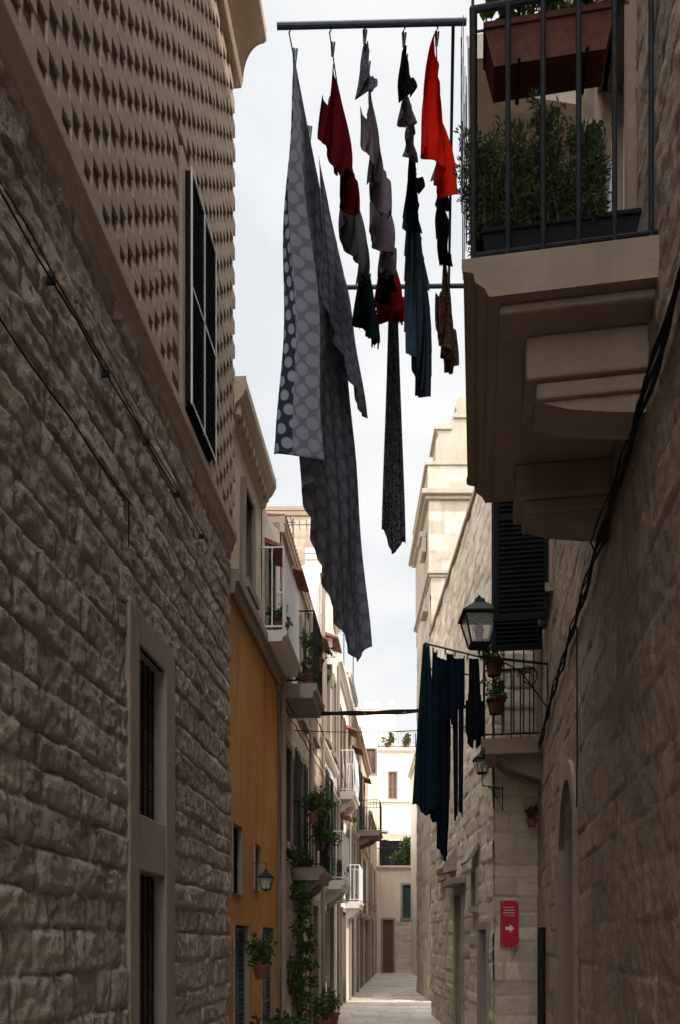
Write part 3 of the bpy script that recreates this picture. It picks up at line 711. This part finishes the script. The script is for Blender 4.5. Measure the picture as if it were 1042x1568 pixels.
def garment(name,A,B,Ln,mat,kind='shirt',yaw=.5,fold=.025,seed=1,w1=1.0,peg=True,skew=0,bunch=0):
    """hang garment between A and B (points on the line), length Ln"""
    A=Vector(A);B=Vector(B); rng=np.random.default_rng(seed)
    W=(B-A).length; t=(B-A).normalized(); nrm=Vector((t.y,-t.x,0)).normalized()
    e=empty(name)
    nu=60; nv=80
    s=np.linspace(0,1,nu); v=np.linspace(0,1,nv); Sg,Vg=np.meshgrid(s,v)
    ph=rng.random(6)*6.28
    c=(Sg-.5)*W*(1+(w1-1)*Vg)
    sagz=.05*W*np.sin(Sg*math.pi)*4*.35
    lat=fold*(.35+Vg)*(np.sin(Sg*9+ph[0]+Vg*.9)+.6*np.sin(Sg*19+ph[1]-Vg*1.4)+.12*np.sin(Vg*8+ph[2]+Sg*3)+.4*np.sin(Sg*34+Vg*2.5+ph[4]))+skew*Vg**1.3
    ang=yaw*(Vg**.6)+.10*np.sin(Vg*3+ph[3])*Vg
    x=c*np.cos(ang)-lat*np.sin(ang); y=c*np.sin(ang)+lat*np.cos(ang)
    z=-Vg*Ln*(1+.03*np.sin(Sg*7+ph[4]))-sagz*(1-Vg*.5)
    M=(A+B)/2
    sc=(A.z+(B.z-A.z)*Sg)
    P=np.stack([M.x+t.x*x+nrm.x*y, M.y+t.y*x+nrm.y*y, sc+z],-1)
    sc_=(Sg[:-1,:-1]+Sg[1:,1:])/2; vc=(Vg[:-1,:-1]+Vg[1:,1:])/2
    a=abs(sc_-.5)
    if kind=='shirt':
        m=(a<.30)&(vc<.86+.1*(a>.1)) | ((a>.30)&(vc>.48)&(vc<.48+.42*(1-(a-.3)*.6))&(a<.5)) | ((a>.24)&(a<.36)&(vc>.4)&(vc<.95))
        m|=(a<.33)&(vc<.6)
    elif kind=='trousers':
        m=(vc<.30)&(a<.5-.1*vc) | ((a>.05)&(a<.46-.12*vc)&(vc>=.30))
    elif kind=='sock':
        m=(a<.26)&(vc<.72) | (vc>=.60)&(sc_>.24)&(sc_<.98)&((sc_-.6)**2/.16+(vc-.80)**2/.04<1.0)
    elif kind=='brief':
        m=(a<.5-.9*np.clip(vc-.3,0,1))
    else: m=np.ones_like(vc,bool)
    cloth_mesh('fabric',P,m,mat,parent=e)
    if kind in('shirt','trousers'):
        P2=P.copy(); P2[...,0]+=(.045 if W>.2 else .02)*np.sin(Vg*math.pi*.8)*(.6+.4*np.sin(Sg*12+ph[5])); P2[...,2]-=.01*Vg
        cloth_mesh('back_panel',P2,m&(vc>.05),mat,parent=e)
    if peg:
        mb=MB()
        for f in ((.06,.94) if W>.08 else (.5,)):
            q=A+(B-A)*f; mb.tube([(q.x,q.y,q.z-.035),(q.x,q.y,q.z+.03)],[.004,.007],5)
            mb.tube([(q.x+.006,q.y,q.z-.035),(q.x+.012,q.y,q.z+.03)],[.003,.005],5)
        mb.build('pegs',M_steel,e)
    return e
C_mar=mat_cloth('maroon_cotton',(.18,.012,.018)); C_gry=mat_cloth('grey_cotton',(.16,.15,.165)); C_grn=mat_cloth('bottle_green_cotton',(.012,.03,.022))
C_lav=mat_cloth('lavender_cotton',(.27,.23,.27)); C_red=mat_cloth('scarlet_cotton',(.80,.03,.012),(.7,.02,.01),trans=.4); C_blk=mat_cloth('black_cotton',(.012,.013,.016))
C_den=mat_cloth('blue_denim',(.065,.10,.14),(.035,.06,.09),40); C_brn=mat_cloth('brown_print',(.10,.045,.035),(.22,.14,.12),70); C_drd=mat_cloth('dark_red_cotton',(.25,.015,.01))
C_teal=mat_cloth('dark_teal_cotton',(.008,.022,.032),trans=.1); C_navy=mat_cloth('navy_cotton',(.008,.013,.022),trans=.1); C_pat=mat_cloth('charcoal_print',(.03,.035,.045),(.16,.17,.19),60)
C_slate=mat_cloth('slate_print',(.10,.10,.12),(.18,.17,.2),60)
def hang(name,k,a,b,Ln,mat,kind,**kw): garment(name,lp(k,a),lp(k,b),Ln,mat,kind,**kw)
hang('maroon_shirt',1,3.94,4.36,.47,C_mar,'shirt',seed=1,yaw=.14,fold=.014)
hang('grey_shirt',1,4.42,4.88,.42,C_gry,'shirt',seed=2,yaw=.18,fold=.018)
hang('green_shirt',1,4.90,5.36,.48,C_grn,'shirt',seed=3,yaw=.2,fold=.022)
hang('printed_sock',2,3.91,4.0,.20,C_slate,'sock',seed=4,yaw=.6)
hang('lavender_shirt',2,4.02,4.42,.42,C_lav,'shirt',seed=5,yaw=.18,fold=.015)
hang('lavender_vest',2,4.46,4.84,.40,C_lav,'shirt',seed=6,yaw=.25,fold=.022)
hang('black_shirt',2,4.80,4.98,.42,C_blk,'shirt',seed=7,yaw=-.2)
hang('dark_red_shirt',2,4.96,5.22,.42,C_drd,'shirt',seed=8,yaw=.7)
hang('patterned_towel',2,5.18,5.43,1.68,C_pat,'towel',seed=9,yaw=.36,fold=.005,w1=1.1)
hang('dark_sock',3,3.92,4.02,.20,C_blk,'sock',seed=10,yaw=.9)
hang('printed_briefs',3,4.05,4.25,.19,C_slate,'brief',seed=11,yaw=.4)
hang('printed_briefs',3,4.24,4.40,.19,C_slate,'brief',seed=12,yaw=-.4)
hang('dark_sock',3,4.37,4.47,.24,C_blk,'sock',seed=13,yaw=1.0)
hang('dark_sock',3,4.50,4.60,.30,C_navy,'sock',seed=14,yaw=2.4)
hang('blue_jeans',3,4.54,5.06,.94,C_den,'trousers',seed=15,yaw=.28,fold=.018)
hang('scarlet_shirt',4,3.90,4.28,.47,C_red,'towel',seed=16,yaw=.45,fold=.024,w1=.75)
hang('grey_briefs',4,4.30,4.50,.20,C_lav,'brief',seed=17,yaw=.4)
hang('black_briefs',4,4.45,4.68,.22,C_blk,'brief',seed=18,yaw=-.4)
hang('black_sock',4,4.7,4.8,.22,C_blk,'sock',seed=19,yaw=.9)
hang('black_sock',4,4.84,4.94,.24,C_blk,'sock',seed=20,yaw=2.1)
hang('brown_patterned_shirt',4,5.02,5.40,.62,C_brn,'shirt',seed=21,yaw=.2,fold=.018)
C_dot=mat_dots('polka_dot_sheet',(.22,.225,.28),(.35,.355,.42),(.05,.06,.10),(.40,.41,.47),.115,scale=13.5,rad=.43,trans=.45)
def sheet():
    bot=[(-.318,4.0,3.89),(-.205,3.96,3.86),(-.06,4.0,3.86),(-.085,4.10,3.86),(-.20,4.16,3.82),(-.14,4.45,3.66),(-.02,4.85,3.45),(.07,5.15,3.34),(.10,5.30,3.33),(.180,5.46,3.50)]
    Q=np.array(bot); seg=np.r_[0,np.cumsum(np.linalg.norm(np.diff(Q[:,:2],axis=0),axis=1))]; tot=seg[-1]
    nu=220;nv=120
    s=np.linspace(0,tot,nu)
    def sm(c):
        y=np.interp(s,seg,Q[:,c]); k=np.ones(9)/9; yp=np.r_[np.full(4,y[0]),y,np.full(4,y[-1])]; return np.convolve(yp,k,'valid')
    bx,by,bz=sm(0),sm(1),sm(2)
    tt=np.clip((by-4.0)/(1.46),0,1); tt=np.maximum.accumulate(tt)
    top=np.array([list(lp(0,4.0+1.44*a)) for a in tt])
    v=np.linspace(0,1,nv)[:,None]
    e=np.clip(v,0,1)**.85
    X=top[:,0]*(1-e)+bx*e; Y=top[:,1]*(1-v)+by*v; Zz=top[:,2]*(1-v)+bz*v
    u=s[None,:]
    f=.016*np.sin(u*26+v*3.)+.010*np.sin(u*47-v*5)+.012*np.sin(v*11+u*5)
    env=np.clip(v*4,0,1)
    X=X+f*env*.9; Y=Y+f*env*.3
    Zz=Zz-.02*np.abs(np.sin(u*9))*(1-v)
    P=np.stack([X,Y,Zz],-1)
    uv=np.stack([np.broadcast_to(u,X.shape),np.broadcast_to(v*1.95,X.shape)],-1)
    e_=empty('polka_dot_bed_sheet')
    cloth_mesh('fabric',P,np.ones((nv-1,nu-1),bool),C_dot,uv,thick=.002,parent=e_)
    k=slice(95,None)
    P2=P[:70,k].copy(); P2[...,0]+=.03+.03*np.linspace(0,1,70)[:,None]**.7; P2[...,2]=top[k,2][None,:]-(top[k,2]-P2[...,2])*.62
    uv2=uv[:70,k].copy()
    cloth_mesh('fabric_back_fold',P2,np.ones((69,P2.shape[1]-1),bool),C_dot,uv2,thick=.002,parent=e_)
    mb=MB()
    for y in (4.0,4.35,4.75,5.1,5.4):
        q=lp(0,y); mb.tube([(q.x,q.y,q.z-.04),(q.x,q.y,q.z+.04)],[.004,.008],5); mb.tube([(q.x+.008,q.y,q.z-.04),(q.x+.014,q.y,q.z+.04)],[.003,.006],5)
    mb.build('pegs',M_steel,e_)
sheet()

# ------------------------------------------------------------------ second right balcony with laundry
balcony('side_balcony',FR,10.1,10.94,4.02,.74,M_iron,M_trimR,th=.17,h=1.08,sp=.1,br=.009)
potted('hanging_geranium',*FR.p(10.12,.58,4.78),.11,.18,.17,n=300,leaf=.05,pm=M_terrad)
potted('hanging_geranium',*FR.p(10.12,.56,4.32),.11,.18,.17,n=300,leaf=.05,pm=M_terrad)
F_=empty('balcony_clothes_line'); mb=MB()
mb.tube([(.99,10.0,5.10),(1.78,10.25,5.0)],.012,8); mb.tube([(1.0,10.0,5.10),(1.08,10.9,5.10)],.004,5); mb.tube([(1.35,10.1,5.05),(1.4,10.9,5.05)],.004,5)
mb.tube([(1.05,10.9,5.10),(1.8,10.93,5.0)],.012,8)
mb.build('poles',M_steel,F_)
garment('teal_bed_cover',(.98,10.0,5.09),(1.05,10.02,5.08),1.95,C_teal,'towel',yaw=.1,fold=.022,seed=31,w1=4.6,skew=.0)
garment('teal_bed_cover',(1.10,10.1,5.06),(1.16,10.2,5.05),1.98,C_teal,'towel',yaw=.2,fold=.022,seed=32,w1=2.6)
garment('navy_trousers',(1.16,10.3,5.06),(1.34,10.4,5.03),2.4,C_navy,'trousers',yaw=.15,fold=.012,seed=33,w1=.9,skew=0)
garment('navy_shirt',(1.24,10.1,5.03),(1.38,10.15,5.02),.85,C_navy,'shirt',yaw=.2,fold=.012,seed=34,w1=.9)
garment('navy_leggings',(1.34,10.2,5.0),(1.50,10.22,5.0),1.9,C_navy,'trousers',yaw=.3,fold=.012,seed=35,w1=.9)
garment('black_shirt',(1.52,10.2,5.0),(1.70,10.22,5.0),1.1,C_blk,'shirt',yaw=.2,fold=.012,seed=36,w1=1.2)

mb=MB()
for k in range(3):
    pts=[]
    for i in range(21):
        s=i/20; pts.append((-.75+2.75*s,12.0-.4*s,4.80-.05*math.sin(math.pi*s)+.006*math.sin(i*1.5+k*2)+.018*k))
    mb.tube(pts,.013,6)
mb.tube([(-.75+2.75*i/12,12.2-.3*i/12,4.62-.06*math.sin(math.pi*i/12)) for i in range(13)],.006,4)
mb.build('overhead_cables',M_cable)

# ------------------------------------------------------------------ lanterns
mg,t=nt('lantern_pane'); tr=N(t,'ShaderNodeBsdfTransparent'); gl=N(t,'ShaderNodeBsdfPrincipled'); gl.inputs['Base Color'].default_value=(.55,.56,.55,1); gl.inputs['Roughness'].default_value=.3
mx=N(t,'ShaderNodeMixShader'); mx.inputs[0].default_value=.35; oo=N(t,'ShaderNodeOutputMaterial')
t.links.new(tr.outputs[0],mx.inputs[1]);t.links.new(gl.outputs[0],mx.inputs[2]);t.links.new(mx.outputs[0],oo.inputs[0])
def lantern(name,c,s,att,scroll=True):
    """c: centre of lantern body base; s: scale (height); att: wall attachment point"""
    e=empty(name); x,y,z=c; mb=MB(); h=s*.52; wt=s*.30; wb=s*.17
    T=[(x-wt,y-wt,z+h),(x+wt,y-wt,z+h),(x+wt,y+wt,z+h),(x-wt,y+wt,z+h)]; B=[(x-wb,y-wb,z),(x+wb,y-wb,z),(x+wb,y+wb,z),(x-wb,y+wb,z)]
    for i in range(4):
        mb.tube([B[i],T[i]],s*.02,5); mb.tube([B[i],B[(i+1)%4]],s*.02,5); mb.tube([T[i],T[(i+1)%4]],s*.026,5)
    def pyr(w0,z0,w1,z1):
        mb.hexa([(x-w0,y-w0,z0),(x+w0,y-w0,z0),(x+w0,y+w0,z0),(x-w0,y+w0,z0),(x-w1,y-w1,z1),(x+w1,y-w1,z1),(x+w1,y+w1,z1),(x-w1,y+w1,z1)])
    pyr(wt*1.16,z+h+.002,wt*1.16,z+h+s*.035); pyr(wt*1.14,z+h+s*.036,s*.09,z+h+s*.26); pyr(s*.10,z+h+s*.261,s*.08,z+h+s*.33); 
    mb.tube([(x,y,z+h+s*.33),(x,y,z+h+s*.37),(x,y,z+h+s*.42)],[s*.03,s*.045,s*.005],8)
    pyr(wb*.8,z-s*.05,wb*1.1,z-.002); mb.tube([(x,y,z-s*.05),(x,y,z-s*.12)],[s*.04,s*.02],8)
    mb.c=1
    for i in range(4):
        j=(i+1)%4; f=.985
        g=lambda p:(x+(p[0]-x)*f,y+(p[1]-y)*f,p[2])
        mb.quad(g(B[i]),g(B[j]),g(T[j]),g(T[i]))
    mb.c=2; mb.tube([(x,y,z+.02*s),(x,y,z+h*.3),(x,y,z+h*.55),(x,y,z+h*.8)],[s*.04,s*.06,s*.09,s*.03],10)
    mb.c=0
    a=Vector(att); b0=Vector((x,y,z-s*.12))
    b1=Vector((x,y,a.z)) if abs(a.z-b0.z)<.5*s+.2 else b0
    mb.tube([tuple(b0),tuple(b1),tuple(a)],s*.025,6)
    if scroll:
        pts=[];d=(b1-a); 
        for i in range(24):
            q=i/23; w=q*math.pi*3; rr=s*.22*(1-q*.75); pts.append((a.x+d.x*.28+d.normalized().x*rr*math.cos(w),a.y+d.y*.28,a.z-s*.28+rr*math.sin(w)))
        mb.tube(pts,s*.014,5)
        mb.tube([(a.x,a.y,a.z+s*.1),(a.x,a.y,a.z-s*.9)],s*.02,6)
        mb.tube([(a.x,a.y,a.z-s*.85),(a.x+d.x*.15,a.y+d.y*.15,a.z-s*.6),(a.x+d.x*.4,a.y+d.y*.4,a.z-s*.2),(a.x+d.x*.75,a.y+d.y*.75,a.z)],s*.014,6)
    mb.build('lantern',[M_iron,mg,M_lglass],e)
    return e
aw=FR.p(9.45,.02,4.68)
lantern('wall_lantern',(1.5,9.15,4.78),.58,(aw[0],9.4,4.66))
lantern('wall_lantern',(1.80,10.75,3.72),.32,(2.1,10.97,3.56))
q=FL.p(9.0,.02,2.42); lantern('wall_lantern',(q[0]+.14,9.0,2.14),.24,(q[0],9.0,2.42),False)
lantern('wall_lantern',(2.95,28,4.05),.62,(3.1,28.1,3.8),False)
potted('hanging_geranium',2.45,10.98-.15,3.05,.07,.1,.1,n=120,leaf=.04,flower=True)

# ------------------------------------------------------------------ red sign
sg=empty('red_direction_sign'); F=FY(10.93); mb=MB()
mb.box(F,2.07,2.30,-.05,0,1.52,2.11); mb.c=1
mb.box(F,2.13,2.19,.002,.004,1.735,1.775); mb.plate(F,[(2.185,1.70),(2.24,1.755),(2.185,1.81)],.002,.004)
rs=random.Random(3)
for r_ in range(4):
    u=2.10+.02*(r_%2); zz=2.02-.035*r_
    while u<2.24: w=rs.uniform(.006,.014); mb.box(F,u,u+w,.002,.004,zz,zz+.010); u+=w+.005
for u in (2.085,2.275):
    for zz in (1.535,2.085): mb.box(F,u,u+.01,.002,.006,zz,zz+.01)
mb.build('panel',[M_red,M_wpaint],sg)

# ------------------------------------------------------------------ world, sun, camera
w=bpy.data.worlds.new('World'); S.world=w; w.use_nodes=True; t=w.node_tree; t.nodes.clear()
EL=52; AZ=127
sky=N(t,'ShaderNodeTexSky'); sky.sky_type='NISHITA'; sky.sun_disc=False; sky.sun_elevation=math.radians(EL); sky.sun_rotation=math.radians(AZ)
tc=N(t,'ShaderNodeTexCoord').outputs['Generated']
mp=N(t,'ShaderNodeMapping'); mp.inputs['Scale'].default_value=(1,1,2.2); t.links.new(tc,mp.inputs[0])
n1=noise(t,2.3,6,mp.outputs[0]); n2=noise(t,3.5,5,mp.outputs[0],.5)
cloud=mixc(t,ramp(t,n2,.35,.68),(8.1,8.4,8.8),(10.2,10.2,10.1))
# hazy overcast; unseen boost overhead and behind the camera, added to light near walls
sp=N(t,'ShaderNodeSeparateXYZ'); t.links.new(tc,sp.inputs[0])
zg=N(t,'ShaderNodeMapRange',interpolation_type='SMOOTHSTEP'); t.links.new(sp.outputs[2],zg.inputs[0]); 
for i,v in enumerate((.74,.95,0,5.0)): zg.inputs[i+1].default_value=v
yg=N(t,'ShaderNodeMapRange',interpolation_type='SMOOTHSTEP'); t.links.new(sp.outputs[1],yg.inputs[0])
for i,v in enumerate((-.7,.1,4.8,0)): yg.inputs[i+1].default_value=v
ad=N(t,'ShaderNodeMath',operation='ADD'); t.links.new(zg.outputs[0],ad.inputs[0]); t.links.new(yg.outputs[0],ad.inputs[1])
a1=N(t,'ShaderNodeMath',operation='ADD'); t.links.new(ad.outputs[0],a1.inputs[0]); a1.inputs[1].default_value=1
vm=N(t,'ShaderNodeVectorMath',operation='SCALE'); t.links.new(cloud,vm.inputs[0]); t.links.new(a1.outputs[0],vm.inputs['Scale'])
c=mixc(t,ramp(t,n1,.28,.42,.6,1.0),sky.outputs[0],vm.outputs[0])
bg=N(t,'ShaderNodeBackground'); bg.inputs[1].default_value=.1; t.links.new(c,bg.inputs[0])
o=N(t,'ShaderNodeOutputWorld'); t.links.new(bg.outputs[0],o.inputs[0])
sl=bpy.data.lights.new('sun','SUN'); sl.energy=5.0; sl.angle=math.radians(1.0); sl.color=(1,.93,.82)
so=bpy.data.objects.new('sun',sl); COL.objects.link(so)
az=math.radians(AZ); el=math.radians(EL)
so.rotation_euler=Vector((math.sin(az)*math.cos(el),math.cos(az)*math.cos(el),math.sin(el))).to_track_quat('Z','Y').to_euler(); so.location=(10,-10,30)
cam=bpy.data.cameras.new('camera'); co=bpy.data.objects.new('camera',cam); COL.objects.link(co); S.camera=co
co.location=(0,0,1.6); co.rotation_euler=(math.radians(90),0,0)
cam.sensor_fit='VERTICAL'; cam.sensor_height=36; cam.lens=1300/1568*36; cam.shift_y=656/1568; cam.clip_start=.05; cam.clip_end=1500
